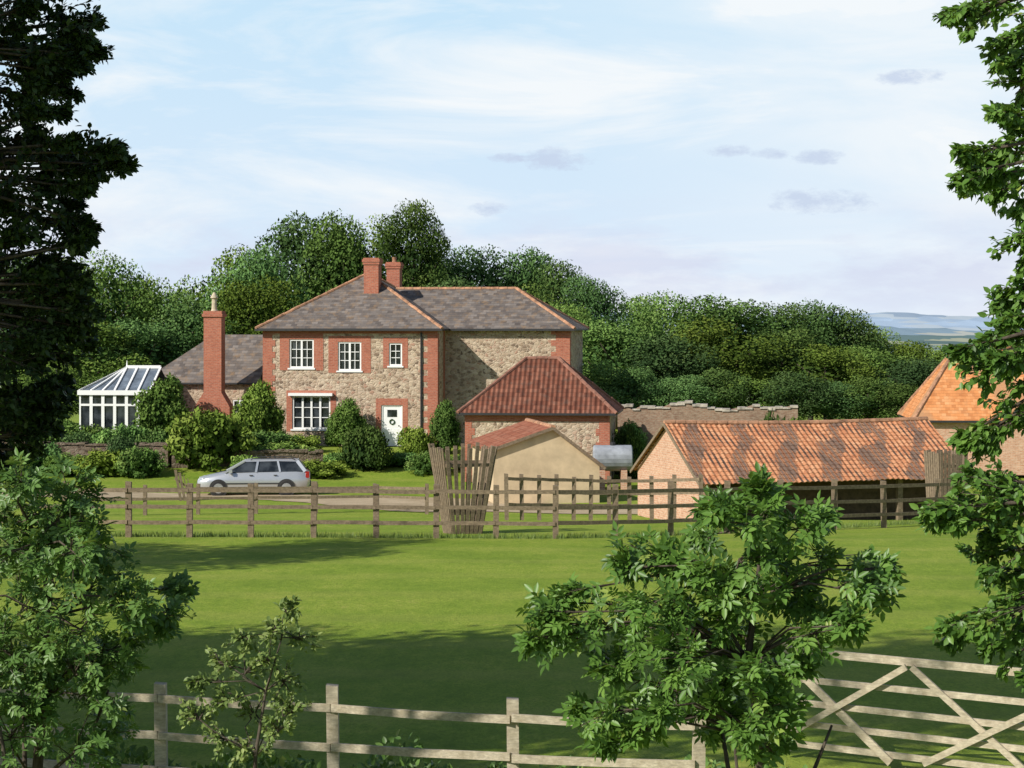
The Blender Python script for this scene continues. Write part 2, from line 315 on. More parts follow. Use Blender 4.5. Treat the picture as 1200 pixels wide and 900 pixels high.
# ------------------------------------------------ near trees with visible twigs
def near_tree(name,base,trunk,clumps,leaf,nl,tmpl,mat,label,cat='tree',tw=9,r0=.09,up=.25,droop=0,stems=0,lr=1.0):
    e=empty(name,base,0,label,cat); B=Vector(base); mb=MB()
    tp=[Vector(t)-B for t in trunk]; n=len(tp)
    mb.tube(tp,[r0*(1-.8*i/(n-1)) for i in range(n)],9)
    for k in range(stems):
        a=k*2.1; mb.tube([tp[0]+Vector((.12*math.cos(a),.12*math.sin(a),-.1)),tp[1]+Vector((.3*math.cos(a),.3*math.sin(a),0)),tp[2]+Vector((.55*math.cos(a),.55*math.sin(a),.1))],[r0*.5,r0*.4,r0*.15],6)
    pos=[];fw=[];nm=[];co=[];sc=[]
    for c,r in clumps:
        c=Vector(c)-B
        best=min(tp[1:],key=lambda q:(q-c).length+ (2*max(0,q.z-c.z) if not droop else 0))
        mid=(best+c)/2+Vector((random.uniform(-.1,.1),random.uniform(-.1,.1),.12*(c-best).length))
        L=(c-best).length
        mb.tube([best,mid,c],[min(r0*.4,.010+.014*L)*lr,min(r0*.25,.008+.009*L)*lr,.006],6)
        cv=random.gauss(.5,.12)
        for t in range(tw):
            q=Vector(rdir(1)[0]); q.z=q.z*.9+.08; q.normalize()
            st=mid.lerp(c,random.uniform(.5,1)); en=c+q*r*random.uniform(.45,1.15); m2=(st+en)/2+Vector((0,0,.06*r))
            mb.tube([st,m2,en],[.006,.0045,.002],4)
            k=max(2,nl//tw); jit=.03+.10*r
            for j in range(k):
                u=random.uniform(.25,1.05); pt=st.lerp(m2,u*2) if u<.5 else m2.lerp(en,u*2-1)
                dr=(en-st).normalized()
                d=(dr*.8+Vector(rdir(1)[0])*.85+Vector((0,0,-.1-droop))).normalized()
                pos.append(pt+Vector(rdir(1)[0])*jit*random.random()); fw.append(d); nm.append(Vector((-.25,-.35,.9))+Vector(rdir(1)[0])*.7+q*up)
                co.append(cv+random.gauss(0,.2)); sc.append(leaf*random.uniform(.6,1.2))
    mb.obj('trunk',BARK,e,True)
    me=sc_mesh('crown',tmpl[0],tmpl[1],np.array(pos),np.array(fw),np.array(nm),np.array(sc),np.array(co),mat)
    o=bpy.data.objects.new('crown',me); COL.objects.link(o); o.parent=e
    return e
def CL(lst,d,dv=.5):
    return [(P(a,b,d+random.uniform(-dv,dv)),r/F*d) for a,b,r in lst]
def rag(lst,k,spread=1.05,rr=(.25,.45)):
    out=[]
    for a,b,r in lst:
        for i in range(k):
            t=random.uniform(0,6.28); out.append((a+r*spread*math.cos(t),b+r*spread*math.sin(t),max(8,r*random.uniform(*rr))))
    return out
g=lambda x,y:(x,y,gz(x,y))
vis=[(880,616,36),(825,628,30),(790,660,44),(742,655,34),(715,710,44),(670,732,34),(900,680,48),(978,655,40),(1008,694,36),(958,742,36),(866,655,40),(795,730,46),(712,792,42),(700,835,32),(850,795,38),(940,620,24),(860,740,42),(775,805,38),(932,690,38),(1032,692,22),(648,747,22),(638,718,12),(828,846,22),(755,755,40),(915,785,24),(900,588,14),(848,592,14),(760,845,24),(735,860,16),(920,830,20),(990,730,20)]
cl=CL(vis+rag(vis,1,1.1,(.2,.35)),16,.6)
cl+=CL([(875,715,40),(835,700,36),(888,790,30),(795,780,34),(750,715,34),(895,835,26),(765,830,20),(875,860,24),(905,880,20)],15.5,.25)
b=g(1.93,16)
near_tree('small_tree',b,[b,(1.92,16,1.2),(1.95,16,1.8),(1.85,16.05,2.4),(1.9,16,2.9),(1.95,16,3.3)],cl,.088,50,SPRAY,LF_NR,'small broadleaved tree with glossy compound leaves beside the paddock fence',tw=8,r0=.06,lr=.6,stems=5)
cl=CL([(30,600,55),(85,580,46),(60,660,60),(125,640,42),(20,720,70),(100,740,60),(165,700,32),(200,725,26),(55,820,75),(130,820,50),(10,860,70),(150,755,32),(90,880,60),(25,560,30),(110,690,50),(60,760,60),(210,692,14),(5,650,60),(-60,700,70),(-50,820,70),(-60,600,60),
 (60,700,60),(20,640,50),(90,650,50),(20,780,60),(90,790,60),(125,770,42),(30,840,60),(130,860,42),(70,610,45),(0,600,45),(100,610,35),(0,760,60)],17,.6)
b=g(-4.0,17)
near_tree('leafy_bush',b,[b,(-3.95,17,1.2),(-3.9,17,1.9),(-3.85,17,2.6),(-3.9,17,3.2)],cl,.076,100,SPRAY,LF_NR,'large leafy bush growing against the wooden fence','bush',tw=9,r0=.06,stems=4,lr=.6)
cl=CL([(338,712,14),(352,748,24),(290,785,36),(335,798,32),(256,775,26),(300,835,36),(258,865,30),(328,855,28),(283,748,18),(238,800,22),(312,772,28),(290,875,30),(345,832,24),(265,822,30),(320,740,18),(230,840,20)],15.8,.25)
b=g(-2.03,15.8)
near_tree('sapling',b,[b,(-2.0,15.8,1.2),(-1.98,15.8,1.7),(-1.9,15.8,2.2),(-1.78,15.8,2.6)],cl,.05,190,LEAF1,LF_SP,'thin sapling with small pale leaves by the fence','tree',tw=10,r0=.025,lr=.6)
vis=[(1150,12,32),(1128,22,20),(1190,40,40),(1165,55,20),(1190,110,28),(1170,135,16),(1145,195,22),(1128,208,14),(1190,175,34),(1165,225,16),(1195,245,22),(1190,290,24),(1170,355,22),(1195,335,26),(1190,395,36),(1160,400,22),(1155,440,26),(1130,425,16),(1190,450,32),(1180,500,40),(1148,520,24),(1165,580,38),(1120,590,22),(1095,612,16),(1190,645,42),(1150,655,28),(1170,720,34),(1112,738,16),(1195,765,32),(1150,742,18),(1145,610,26),(1198,580,38),(1135,560,16),(1180,680,32)]
cl=CL(vis+rag(vis,1),16,.6)+CL([(1260,30,60),(1260,130,60),(1255,220,50),(1260,320,60),(1255,420,60),(1255,520,60),(1250,630,60),(1265,720,60),(1330,60,80),(1340,200,80),(1330,340,80),(1400,100,90),(1400,260,90),(1330,480,70),(1300,-60,90),(1200,-70,70)],16,.7)
b=g(5.6,16)
near_tree('broadleaved_tree',b,[b,(5.55,16,1.6),(5.5,16,3.2),(5.45,16,4.8),(5.4,16,6.2),(5.3,16,7.6),(5.2,16,8.6)],cl,.078,280,LEAF1,LF_NR,'tall broadleaved tree with low hanging branches beside the gate',tw=12,r0=.2,droop=.25,lr=.8)
vis=[(20,10,60),(75,25,40),(108,46,20),(55,60,40),(25,110,60),(66,100,26),(85,75,14),(60,170,42),(108,180,24),(136,187,14),(30,215,60),(78,220,26),(85,265,24),(35,290,60),(78,320,26),(35,360,60),(82,355,28),(100,385,20),(30,430,55),(70,420,26),(10,490,45),(40,480,30),(48,510,18),(12,535,30),(62,460,18)]
cl=CL(vis+rag(vis,4,1.0,(.2,.42)),22,.8)+CL([(-60,0,90),(-60,120,90),(-70,240,90),(-60,350,90),(-60,460,80),(-150,60,110),(-150,220,110),(-150,380,100),(0,50,60),(10,160,60),(10,250,65),(10,330,65),(5,400,60),(50,120,30),(50,260,40),(50,320,40),(50,220,40),(45,390,40)],22.6,.8)
b=g(-7.2,22.3)
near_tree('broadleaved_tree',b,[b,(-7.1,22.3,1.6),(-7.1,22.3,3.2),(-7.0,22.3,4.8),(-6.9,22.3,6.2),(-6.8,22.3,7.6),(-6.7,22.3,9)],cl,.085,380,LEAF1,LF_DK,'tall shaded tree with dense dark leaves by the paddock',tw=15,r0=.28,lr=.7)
# weeds along the near fence
n=5200; xx=rng.uniform(-5.2,3.4,n); hh=.30+.55*np.clip(np.array([noise.noise(Vector((x*1.3,3,1))) for x in xx])+.25,0,1)
pp=np.stack([xx,21.15-.19*xx*.9+rng.normal(0,.18,n),rng.random(n)*hh],1)
wm=sc_mesh('undergrowth',LEAF1[0],LEAF1[1],pp,rdir(n)*.8+np.array([0,0,.7]),rdir(n)*.5+np.array([-.3,-.5,.6]),rng.uniform(.05,.12,n),rng.random(n),LF_NR)
wo=bpy.data.objects.new('undergrowth',wm); COL.objects.link(wo); wo['kind']='stuff'; tag(wo,'nettles and weeds growing along the fence foot','undergrowth')
# rough grass left by the mower along the middle fence
BL=([(-.06,0,0),(.06,0,0),(.0,1,.12)],[(0,1,2)])
n=8000; xx=rng.uniform(-14,15,n); yf=np.interp((xx/54)*F+600,[0,651,721,852,977,1097,1225],[53.4,53.3,54.2,56.4,58.8,61.2,63.6])
yy=yf+rng.normal(0,.2,n); zz=np.array([gz(float(a),float(b_)) for a,b_ in zip(xx,yy)])
gm=sc_mesh('rough_grass',BL[0],BL[1],np.stack([xx,yy,zz-.01],1),rdir(n)*.35+np.array([0,0,1]),rdir(n)+np.array([0,-.5,0]),rng.uniform(.06,.2,n),rng.random(n)*.6+.2,LF_SP)
go=bpy.data.objects.new('rough_grass',gm); COL.objects.link(go); go['kind']='stuff'; tag(go,'rough uncut grass along the foot of the fence','grass')
# ------------------------------------------------ ground
def ground():
    xs=[-6000,-2500,-900,-400,-200,-120,-80,-60]+[x for x in range(-48,49,1)]+[60,80,120,200,400,900,2500,6000]
    ys=[-60,-40,-20,-10]+[y for y in range(-5,132,1)]+[136,142,150,160,180,210,260,340,500,800,1300,2200,4000,9000]
    v=[(x,y,gz(x,y)) for y in ys for x in xs]; n=len(xs)
    f=[(j*n+i,j*n+i+1,(j+1)*n+i+1,(j+1)*n+i) for j in range(len(ys)-1) for i in range(n-1)]
    mb=MB(); mb.add(v,f)
    k=N('mown_grass'); o=k.oc()
    a=k.noise(o,.35,5,.65); b2=k.noise(k.map(o,(1,.45,1)),5,7,.8); fine=k.noise(k.map(o,(1,.5,1)),22,5,.8)
    c=k.ramp(k.math('ADD',k.math('MULTIPLY',a,.5),k.math('MULTIPLY',b2,.5)),[(.34,(.14,.22,.022)),(.48,(.225,.315,.035)),(.58,(.30,.365,.052)),(.70,(.43,.40,.11))])
    c=k.mix(k.ramp(fine,[(.36,.6),(.56,0)]),c,(.095,.155,.017))
    s=k.node('ShaderNodeSeparateXYZ',{0:o}); st=k.math('SINE',k.math('ADD',k.math('MULTIPLY',s.outputs[1],1.9),k.math('MULTIPLY',k.noise(o,.2,2),3.0)))
    c=k.mix(k.ramp(st,[(.2,0),(.9,.14)]),c,(.42,.38,.11))
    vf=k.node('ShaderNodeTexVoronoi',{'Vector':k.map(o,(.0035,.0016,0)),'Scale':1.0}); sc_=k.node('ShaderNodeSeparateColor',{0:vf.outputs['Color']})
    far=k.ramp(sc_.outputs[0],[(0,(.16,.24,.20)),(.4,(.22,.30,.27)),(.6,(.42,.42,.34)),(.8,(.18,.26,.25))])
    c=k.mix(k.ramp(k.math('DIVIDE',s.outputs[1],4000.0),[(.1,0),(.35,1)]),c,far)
    k.bump(k.math('ADD',fine,b2),.5,.05); m=k.base(c,.9,.1)
    ob=mb.obj('ground',m,smooth=True); ob['kind']='structure'
ground()
def path(name,pts,mat,off=.02):
    mb=MB(); v=[];n=9
    P2=[]
    for (a,b) in zip(pts,pts[1:]):
        st=max(1,int((Vector(b[:2])-Vector(a[:2])).length/.8))
        for i in range(st): t=i/st; P2.append([a[j]+(b[j]-a[j])*t for j in range(3)])
    P2.append(list(pts[-1]))
    for i,p in enumerate(P2):
        q=P2[min(i+1,len(P2)-1)]; r=P2[max(i-1,0)]; d=Vector((q[0]-r[0],q[1]-r[1])).normalized(); nr=Vector((-d.y,d.x))
        for j in range(n):
            s=(j/(n-1)-.5)*p[2]*(1+.3*noise.noise(Vector((i*.3,j//5*9,0)))); x=p[0]+nr.x*s; y=p[1]+nr.y*s
            v.append((x,y,gz(x,y)+off))
    f=[(i*n+j,i*n+j+1,(i+1)*n+j+1,(i+1)*n+j)[::-1] for i in range(len(P2)-1) for j in range(n-1)]
    mb.add(v,f); o=mb.obj(name,mat,smooth=True); o['kind']='structure'
def gravel():
    k=N('gravel'); o=k.oc(); a=k.noise(o,18,5,.7); b=k.noise(o,.8,4)
    c=k.ramp(k.math('ADD',k.math('MULTIPLY',a,.5),k.math('MULTIPLY',b,.5)),[(.35,(.30,.235,.145)),(.6,(.50,.40,.27)),(.8,(.56,.48,.34))]); k.bump(a,.5,.02); return k.base(c,.95,.1)
path('drive',[(-40,86.5,3),(-18,85.5,3.0),(-9,84,3.4),(-3,80,6.5),(3,77.5,4.5),(14,75.5,4),(26,74,4)],gravel())
def hill(name,d,prof,c,c2):
    mb=MB(); v=[];m=len(prof)
    for x,z in prof: v+=[(x,d-900,-30),(x,d-450,z*.45-13),(x,d,z),(x,d+900,z*.8),(x,d+1500,-40)]
    f=[]
    for i in range(m-1):
        for j in range(4): f.append((i*5+j,(i+1)*5+j,(i+1)*5+j+1,i*5+j+1))
    mb.add(v,f); k=N(name+'_haze'); o=k.oc(); vf=k.node('ShaderNodeTexVoronoi',{'Vector':k.map(o,(.009,.003,.09)),'Scale':1.0}); sc_=k.node('ShaderNodeSeparateColor',{0:vf.outputs['Color']})
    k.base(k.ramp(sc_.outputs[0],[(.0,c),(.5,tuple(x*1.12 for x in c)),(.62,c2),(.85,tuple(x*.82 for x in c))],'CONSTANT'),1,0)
    o=mb.obj(name,k.m,smooth=True); o['kind']='structure'
nz_=lambda x,f,s:noise.noise(Vector((x*f+s,s,0)))
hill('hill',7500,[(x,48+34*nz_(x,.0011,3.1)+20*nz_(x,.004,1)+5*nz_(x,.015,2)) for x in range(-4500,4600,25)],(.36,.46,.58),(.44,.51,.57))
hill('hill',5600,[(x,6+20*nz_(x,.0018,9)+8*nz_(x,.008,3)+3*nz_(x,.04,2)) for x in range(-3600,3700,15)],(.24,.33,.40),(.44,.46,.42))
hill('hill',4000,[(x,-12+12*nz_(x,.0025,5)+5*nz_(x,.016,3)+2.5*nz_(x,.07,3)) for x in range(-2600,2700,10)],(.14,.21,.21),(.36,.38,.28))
# ------------------------------------------------ building helpers
def hip_roof(mb,x0,x1,y0,y1,e,rise,axis='x',h0=True,h1=True,th=.1,rid=None,mi=0,mf=1,rr=.085,run=None):
    if axis=='x':
        hs=run or (y1-y0)/2; ym=(y0+y1)/2; a=(x0+(hs if h0 else 0),ym,e+th+rise); b=(x1-(hs if h1 else 0),ym,e+th+rise)
    else:
        hs=(x1-x0)/2; xm=(x0+x1)/2; a=(xm,y0+(hs if h0 else 0),e+th+rise); b=(xm,y1-(hs if h1 else 0),e+th+rise)
    c=[(x0,y0),(x1,y0),(x1,y1),(x0,y1)]
    v=[(x,y,e) for x,y in c]+[(x,y,e+th) for x,y in c]+[a,b]
    mb.add(v,[(0,1,5,4),(1,2,6,5),(2,3,7,6),(3,0,4,7),(0,3,2,1)],mf)
    if axis=='x': fs=[(4,5,9,8),(5,6,9),(6,7,8,9),(7,4,8)]
    else: fs=[(4,5,8),(5,6,9,8),(6,7,9),(7,4,8,9)]
    mb.add(v,fs,mi)
    T=[Vector(t) for t in v[4:8]]
    if rid is not None:
        A=Vector(a);B=Vector(b)
        segs=[(A,B)]
        if axis=='x': segs+=[(T[0],A),(T[3],A),(T[1],B),(T[2],B)]
        else: segs+=[(T[0],A),(T[1],A),(T[2],B),(T[3],B)]
        for p,q in segs:
            n=max(2,int((q-p).length/.45))
            for i in range(n):
                s0=p.lerp(q,i/n);s1=p.lerp(q,(i+.96)/n); j=Vector((0,0,random.uniform(-.012,.015)))
                rid.tube([s0+j,s1+j],[rr,rr*1.12],7)
    return a,b
def facade(mb,x0,x1,z0,z1,y,ops,dep=.14,mi=0):
    xs=sorted({x0,x1,*[o[0] for o in ops],*[o[1] for o in ops]}); zs=sorted({z0,z1,*[o[2] for o in ops],*[o[3] for o in ops]})
    for a,b in zip(xs,xs[1:]):
        for c,d in zip(zs,zs[1:]):
            mx,mz=(a+b)/2,(c+d)/2
            if any(o[0]<mx<o[1] and o[2]<mz<o[3] for o in ops): continue
            mb.add([(a,y,c),(b,y,c),(b,y,d),(a,y,d)],[(0,1,2,3)],mi)
    for o in ops:
        a,b,c,d=o; Y=y+dep
        mb.add([(a,y,c),(a,Y,c),(a,Y,d),(a,y,d)],[(0,3,2,1)],mi); mb.add([(b,y,c),(b,Y,c),(b,Y,d),(b,y,d)],[(0,1,2,3)],mi)
        mb.add([(a,y,d),(b,y,d),(b,Y,d),(a,Y,d)],[(0,1,2,3)],mi); mb.add([(a,y,c),(b,y,c),(b,Y,c),(a,Y,c)],[(0,3,2,1)],mi)
def quoin(par,x,dirn,y,z0,z1,w=.6,w2=.46,t=.022,ret=None):
    mb=MB(); z=z0;i=0
    while z<z1-.01:
        h=min(.3,z1-z); ww=w if i%2 else w2
        a,b=(x,x+dirn*ww); a,b=min(a,b),max(a,b)
        if ret:
            if dirn<0: b=x+t
            else: a=x-t
            mb.box(a,b,y-t,y+(ret if i%2 else ret*.7),z,z+h)
        else: mb.box(a,b,y-t,y+.05,z,z+h)
        z+=h;i+=1
    mb.obj('brick_quoin',BRICK,par)
def window(par,x0,x1,z0,z1,y,lights=2,rows=3,cols=2,sill=True):
    p=MB().add([(x0,y+.11,z0),(x1,y+.11,z0),(x1,y+.11,z1),(x0,y+.11,z1)],[(0,1,2,3)])
    w=p.obj('window',GLASS,par); f=MB(); t=.08; ya,yb=y+.03,y+.105
    f.box(x0,x1,ya,yb,z1-t,z1).box(x0,x1,ya,yb,z0,z0+t).box(x0,x0+t,ya+.002,yb,z0+t,z1-t).box(x1-t,x1,ya+.002,yb,z0+t,z1-t)
    lw=(x1-x0-2*t)/lights
    for i in range(lights):
        a=x0+t+i*lw
        if i: f.box(a-.05,a+.05,ya-.004,yb,z0+t,z1-t)
        for c in range(1,cols): xx=a+lw*c/cols; f.box(xx-.015,xx+.015,ya+.02,yb,z0+t,z1-t)
        for r in range(1,rows): zz=z0+t+(z1-z0-2*t)*r/rows; f.box(a+.04,a+lw-.04,ya+.022,yb-.002,zz-.018,zz+.018)
    f.obj('frame',WHITE,w)
    if sill: MB().box(x0-.08,x1+.08,y-.06,y+.04,z0-.08,z0-.002).obj('sill',WHITE,w)
    return w
# ------------------------------------------------ farmhouse
H=empty('farmhouse',(-12.8,105.2,-1.0),-8,'two-storey stone and red brick farmhouse with hipped slate roof','house')
W=9.1; EZ=5.9
wl=MB()
ops=[(1.4,2.68,3.98,5.45),(3.95,5.16,3.85,5.32),(6.6,7.28,4.1,5.26),(1.55,3.55,.85,2.55),(6.2,7.3,0.0,2.1)]
facade(wl,0,W,0,EZ,0,ops)
D1=9
wl.add([(0,0,0),(0,D1,0),(0,D1,EZ),(0,0,EZ)],[(0,3,2,1)]); wl.add([(W,0,0),(W,D1,0),(W,D1,EZ),(W,0,EZ)],[(0,1,2,3)]); wl.add([(0,D1,0),(W,D1,0),(W,D1,EZ),(0,D1,EZ)],[(0,3,2,1)])
X2=15.6;Y2=2.2;Y3=8.6
facade(wl,W+.001,X2,0,EZ,Y2,[])
wl.add([(X2,Y2,0),(X2,Y3,0),(X2,Y3,EZ),(X2,Y2,EZ)],[(0,1,2,3)]); wl.add([(W,Y3,0),(X2,Y3,0),(X2,Y3,EZ),(W,Y3,EZ)],[(0,3,2,1)])
wl.obj('wall',STONE,H)
quoin(H,0,1,0,0,EZ-.17,.66,.5); quoin(H,W,-1,0,0,EZ-.17,.72,.5,ret=.5); quoin(H,X2,-1,Y2,0,EZ,.95,.7,ret=.6)
MB().box(W-.001,W+.02,1.7,2.18,0,EZ).obj('brick_quoin',BRICK,H)
def surround(o,w=.32,top=.3,bot=.12,t=.018):
    a,b,c,d=o; bq=MB()
    v=[(a-w,c-bot),(a-.001,c-bot),(a-.001,d+.001),(b+.001,d+.001),(b+.001,c-bot),(b+w,c-bot),(b+w,d+top),(a-w,d+top)]
    n=8; vs=[(x,-t,z) for x,z in v]+[(x,.03,z) for x,z in v]
    bq.add(vs,[(0,1,2,7),(2,3,6,7),(3,4,5,6)]+[(i,i+n,(i+1)%n+n,(i+1)%n) for i in range(n)])
    bq.obj('brick_surround',BRICK,H)
surround(ops[0],.5,.30); surround(ops[1],.5,.30); surround(ops[2],.3,.28); surround(ops[3],.3,.28); surround(ops[4],.28,.34)
MB().box(-.012,W+.012,-.014,.03,EZ-.16,EZ-.002).obj('brick_eaves_band',BRICK,H)
window(H,*ops[0],0,2,3,2); window(H,*ops[1],0,2,3,2); window(H,*ops[2],0,1,3,2); w=window(H,*ops[3],0,4,3,1)
MB().box(1.4,3.7,-.28,.0,2.56,2.7).obj('window_canopy',WHITE,w)
dr=MB().box(6.27,7.23,.07,.13,0.02,2.04)
for a,b,c,d in [(6.4,6.7,.2,.9),(6.8,7.1,.2,.9)]: dr.box(a,b,.06,.075,c,d)
D=dr.obj('door',WHITE,H)
MB().box(6.2,6.27,.03,.12,0,2.1).box(7.23,7.3,.03,.12,0,2.1).box(6.27,7.23,.03,.12,2.04,2.1).obj('frame',WHITE,D)
MB().box(6.5,7.0,.055,.066,1.5,1.86).obj('door_glass',GLASS,D)
MB().tube([(7.12,.03,1.05),(7.12,-.0,1.05),(7.12,-.03,1.05)],[.02,.02,.04],8).obj('handle',LEAD,D)
wr=MB(); wr.tube([(6.75+.12*math.cos(t*.6283),.035,1.25+.12*math.sin(t*.6283)) for t in range(11)],[.03]*11,6).obj('wreath',LF_SH,D)
rf=MB(); rid=MB()
hip_roof(rf,-.3,W+.3,-.3,D1+.3,EZ,2.95,'y',True,True,.1,rid)
e=EZ+.1; r=e+3.5*2.95/4.85; yf,yb,ym=Y2-.3,Y3+.3,(Y2+Y3)/2
xr=X2+.3; xv=W+.3; xa=xv-3.5
v=[(xv,yf,e),(xr,yf,e),(xr-3.5,ym,r),(xa,ym,r),(xr,yb,e),(xv,yb,e),(xv,yf,e-.1),(xr,yf,e-.1),(xr,yb,e-.1),(xv,yb,e-.1)]
rf.add(v,[(0,1,2,3),(1,4,2),(4,5,3,2)],0); rf.add(v,[(6,7,1,0),(7,8,4,1),(8,9,5,4),(9,8,7,6)],1)
for p,q in [(v[3],v[2]),(v[1],v[2]),(v[4],v[2])]:
    p=Vector(p);q=Vector(q);n=int((q-p).length/.45)
    for i in range(n): rid.tube([p.lerp(q,i/n),p.lerp(q,(i+.96)/n)],[.085,.095],7)
R=rf.obj('roof',[SLATE,LEAD],H); rid.obj('ridge_tiles',RIDGE,R)
def chimney(par,x,y,z0,z1,w,d,name='chimney',pots=1,mat=BRICK):
    c=MB().box(x-w/2,x+w/2,y-d/2,y+d/2,z0,z1-.35)
    c.box(x-w/2-.05,x+w/2+.05,y-d/2-.05,y+d/2+.05,z1-.35,z1-.22).box(x-w/2-.08,x+w/2+.08,y-d/2-.08,y+d/2+.08,z1-.22,z1-.08).box(x-w/2-.03,x+w/2+.03,y-d/2-.03,y+d/2+.03,z1-.08,z1)
    o=c.obj(name,mat,par)
    for i in range(pots):
        xx=x+(i-(pots-1)/2)*.35; MB().tube([(xx,y,z1),(xx,y,z1+.1),(xx,y,z1+.28)],[.13,.11,.12],10).obj('chimney_pot',RIDGE,o)
    return o
chimney(R,5.1,3.1,7.2,9.7,.78,.8,pots=0); chimney(R,5.5,6.9,7.6,9.6,.72,.72,pots=1)
MB().tube([(8.28,-.07,.3),(8.28,-.07,EZ-.1)],[.05,.05],8).obj('drainpipe',LEAD,H)
MB().box(-.32,W+.32,-.42,-.305,EZ-.02,EZ+.08).obj('gutter',LEAD,H); MB().box(W+.42,X2+.3,Y2-.42,Y2-.31,EZ-.02,EZ+.08).obj('gutter',LEAD,H)
# left extension
E=empty('farmhouse_extension',(-19.1,107.2,-1.0),-8,'single-storey slate-roofed wing with tall brick chimney','building')
ew=MB(); facade(ew,0,5.8,0,3.1,0,[(4.6,5.4,1.0,2.3)]); ew.box(0.001,5.8,.16,5.6,0,3.1); ew.obj('wall',STONE,E); window(E,4.6,5.4,1,2.3,0,2,2,1)
er=MB(); hip_roof(er,-.3,6.1,-.3,5.9,3.1,2.5,'x',True,False,.08); er.obj('roof',[SLATE,LEAD],E)
c=MB(); o_=2.1
c.box(1.15+o_,3.0+o_,-2.3,-1.5,0,2.0)
c.add([(1.15+o_,-2.3,2),(3+o_,-2.3,2),(3+o_,-1.5,2),(1.15+o_,-1.5,2),(1.62+o_,-2.25,2.75),(2.55+o_,-2.25,2.75),(2.55+o_,-1.55,2.75),(1.62+o_,-1.55,2.75)],[(0,1,5,4),(1,2,6,5),(2,3,7,6),(3,0,4,7)])
c.box(1.62+o_,2.55+o_,-2.25,-1.55,2.75,6.6).box(1.55+o_,2.62+o_,-2.32,-1.48,6.6,6.75).box(1.6+o_,2.57+o_,-2.27,-1.53,6.75,6.9)
c.box(1.2+o_,2.42+o_,-1.5,-.001,0,1.9)
cx_=2.08+o_
ch=c.obj('chimney',BRICK,E); MB().tube([(cx_,-1.9,6.9),(cx_,-1.9,7.0),(cx_,-1.9,7.5),(cx_,-1.9,7.56),(cx_,-1.9,7.6),(cx_,-1.9,7.85)],[.18,.14,.12,.2,.19,.05],10).obj('chimney_pot',POT,ch)
# conservatory
C=empty('conservatory',(-22.1,104.6,-1.0),-6,'white-framed glass conservatory attached to the farmhouse','conservatory')
cw,cd,ce,crz=3.7,4.0,2.75,1.2
MB().box(0,cw,0,cd,0,.7).obj('base_wall',BRICK,C)
MB().box(.06,cw-.06,.06,cd-.06,.7,ce-.05).obj('glazing',GLASS,C)
fr=MB()
for i in range(7):
    x=cw*i/6; fr.box(max(0,x-.08),min(cw,x+.08),0,.06,.72,ce-.1); fr.box(0,.06,max(.07,cd*i/6-.08),min(cd,cd*i/6+.08),.72,ce-.1)
fr.box(-.03,cw+.03,-.03,.09,.7,.82).box(-.03,.09,.091,cd,.7,.82).box(-.08,cw+.08,-.09,.1,ce-.14,ce+.10).box(-.08,.1,.101,cd,ce-.14,ce+.10).box(.06,cw-.06,-.004,.056,2.05,2.16)
A=(1.9,cd/2,ce+crz);Bp=(cw,cd/2,ce+crz)
for i in range(7):
    t=i/6; x=cw*t; fr.beam((x,0,ce+.1),(max(1.9,x) if i>2 else 1.9,cd/2,ce+crz+.05),.10,.07)
for i in range(5):
    fr.beam((0,cd*i/4,ce+.1),(1.9,cd/2,ce+crz+.05),.10,.07)
fr.beam((1.9,cd/2,ce+crz+.06),(cw,cd/2,ce+crz+.06),.14,.16); fr.tube([(1.9,cd/2,ce+crz+.1),(1.9,cd/2,ce+crz+.4)],[.05,.01],6)
fr.obj('frame',WHITE,C)
MB().add([(0,0,ce+.05),(cw,0,ce+.05),(cw,cd,ce+.05),(0,cd,ce+.05),A,Bp],[(0,1,5,4),(2,3,4,5),(3,0,4)]).obj('roof',ROOFGL,C)
# ------------------------------------------------ hipped outbuilding
G=empty('outbuilding',(-2.1,91.5,-1.85),-6,'square stone outbuilding with hipped dark red pantile roof','outbuilding')
gw=MB(); gw.box(0,6.45,0,5.0,0,3.0); gw.obj('wall',STONE,G)
quoin(G,6.45,-1,0,0,2.7,.6,.45,ret=.5); quoin(G,0,1,0,0,2.7,.45,.3)
MB().box(-.015,6.465,-.015,.02,2.72,2.99).obj('brick_eaves_band',BRICK,G)
gr=MB();rid=MB(); hip_roof(gr,-.3,6.8,-.35,5.3,3.0,2.4,'x',True,True,.1,rid); Rr=gr.obj('roof',[PANRED,LEAD],G); rid.obj('ridge_tiles',plain('dark_red_ridge',(.24,.11,.075),.85,var=.4,scale=3),Rr)
# ------------------------------------------------ cream shed
S=empty('shed',(-.73,80.5,-1.9),9,'cream rendered gabled shed with red tiled roof','shed')
sw,sd,h1,h2,pk=4.25,6.0,2.15,1.5,2.95; xp=2.35
m=MB(); m.add([(0,0,0),(sw,0,0),(sw,0,h2),(xp,0,pk),(0,0,h1),(0,sd,0),(sw,sd,0),(sw,sd,h2),(xp,sd,pk),(0,sd,h1)],[(0,1,2,3,4),(5,9,8,7,6),(0,4,9,5),(1,6,7,2)])
m.obj('wall',CREAM,S)
def slope(mb,p0,p1,q1,q0,t=.08,mi=0):
    n=(Vector(p1)-Vector(p0)).cross(Vector(q0)-Vector(p0)).normalized()*t
    a=[Vector(x) for x in (p0,p1,q1,q0)]; b=[x+n for x in a]
    mb.add(a+b,[(4,5,6,7),(0,3,2,1),(0,1,5,4),(1,2,6,5),(2,3,7,6),(3,0,4,7)],mi)
m=MB(); k1=(pk-h1)/xp; k2=(pk-h2)/(sw-xp)
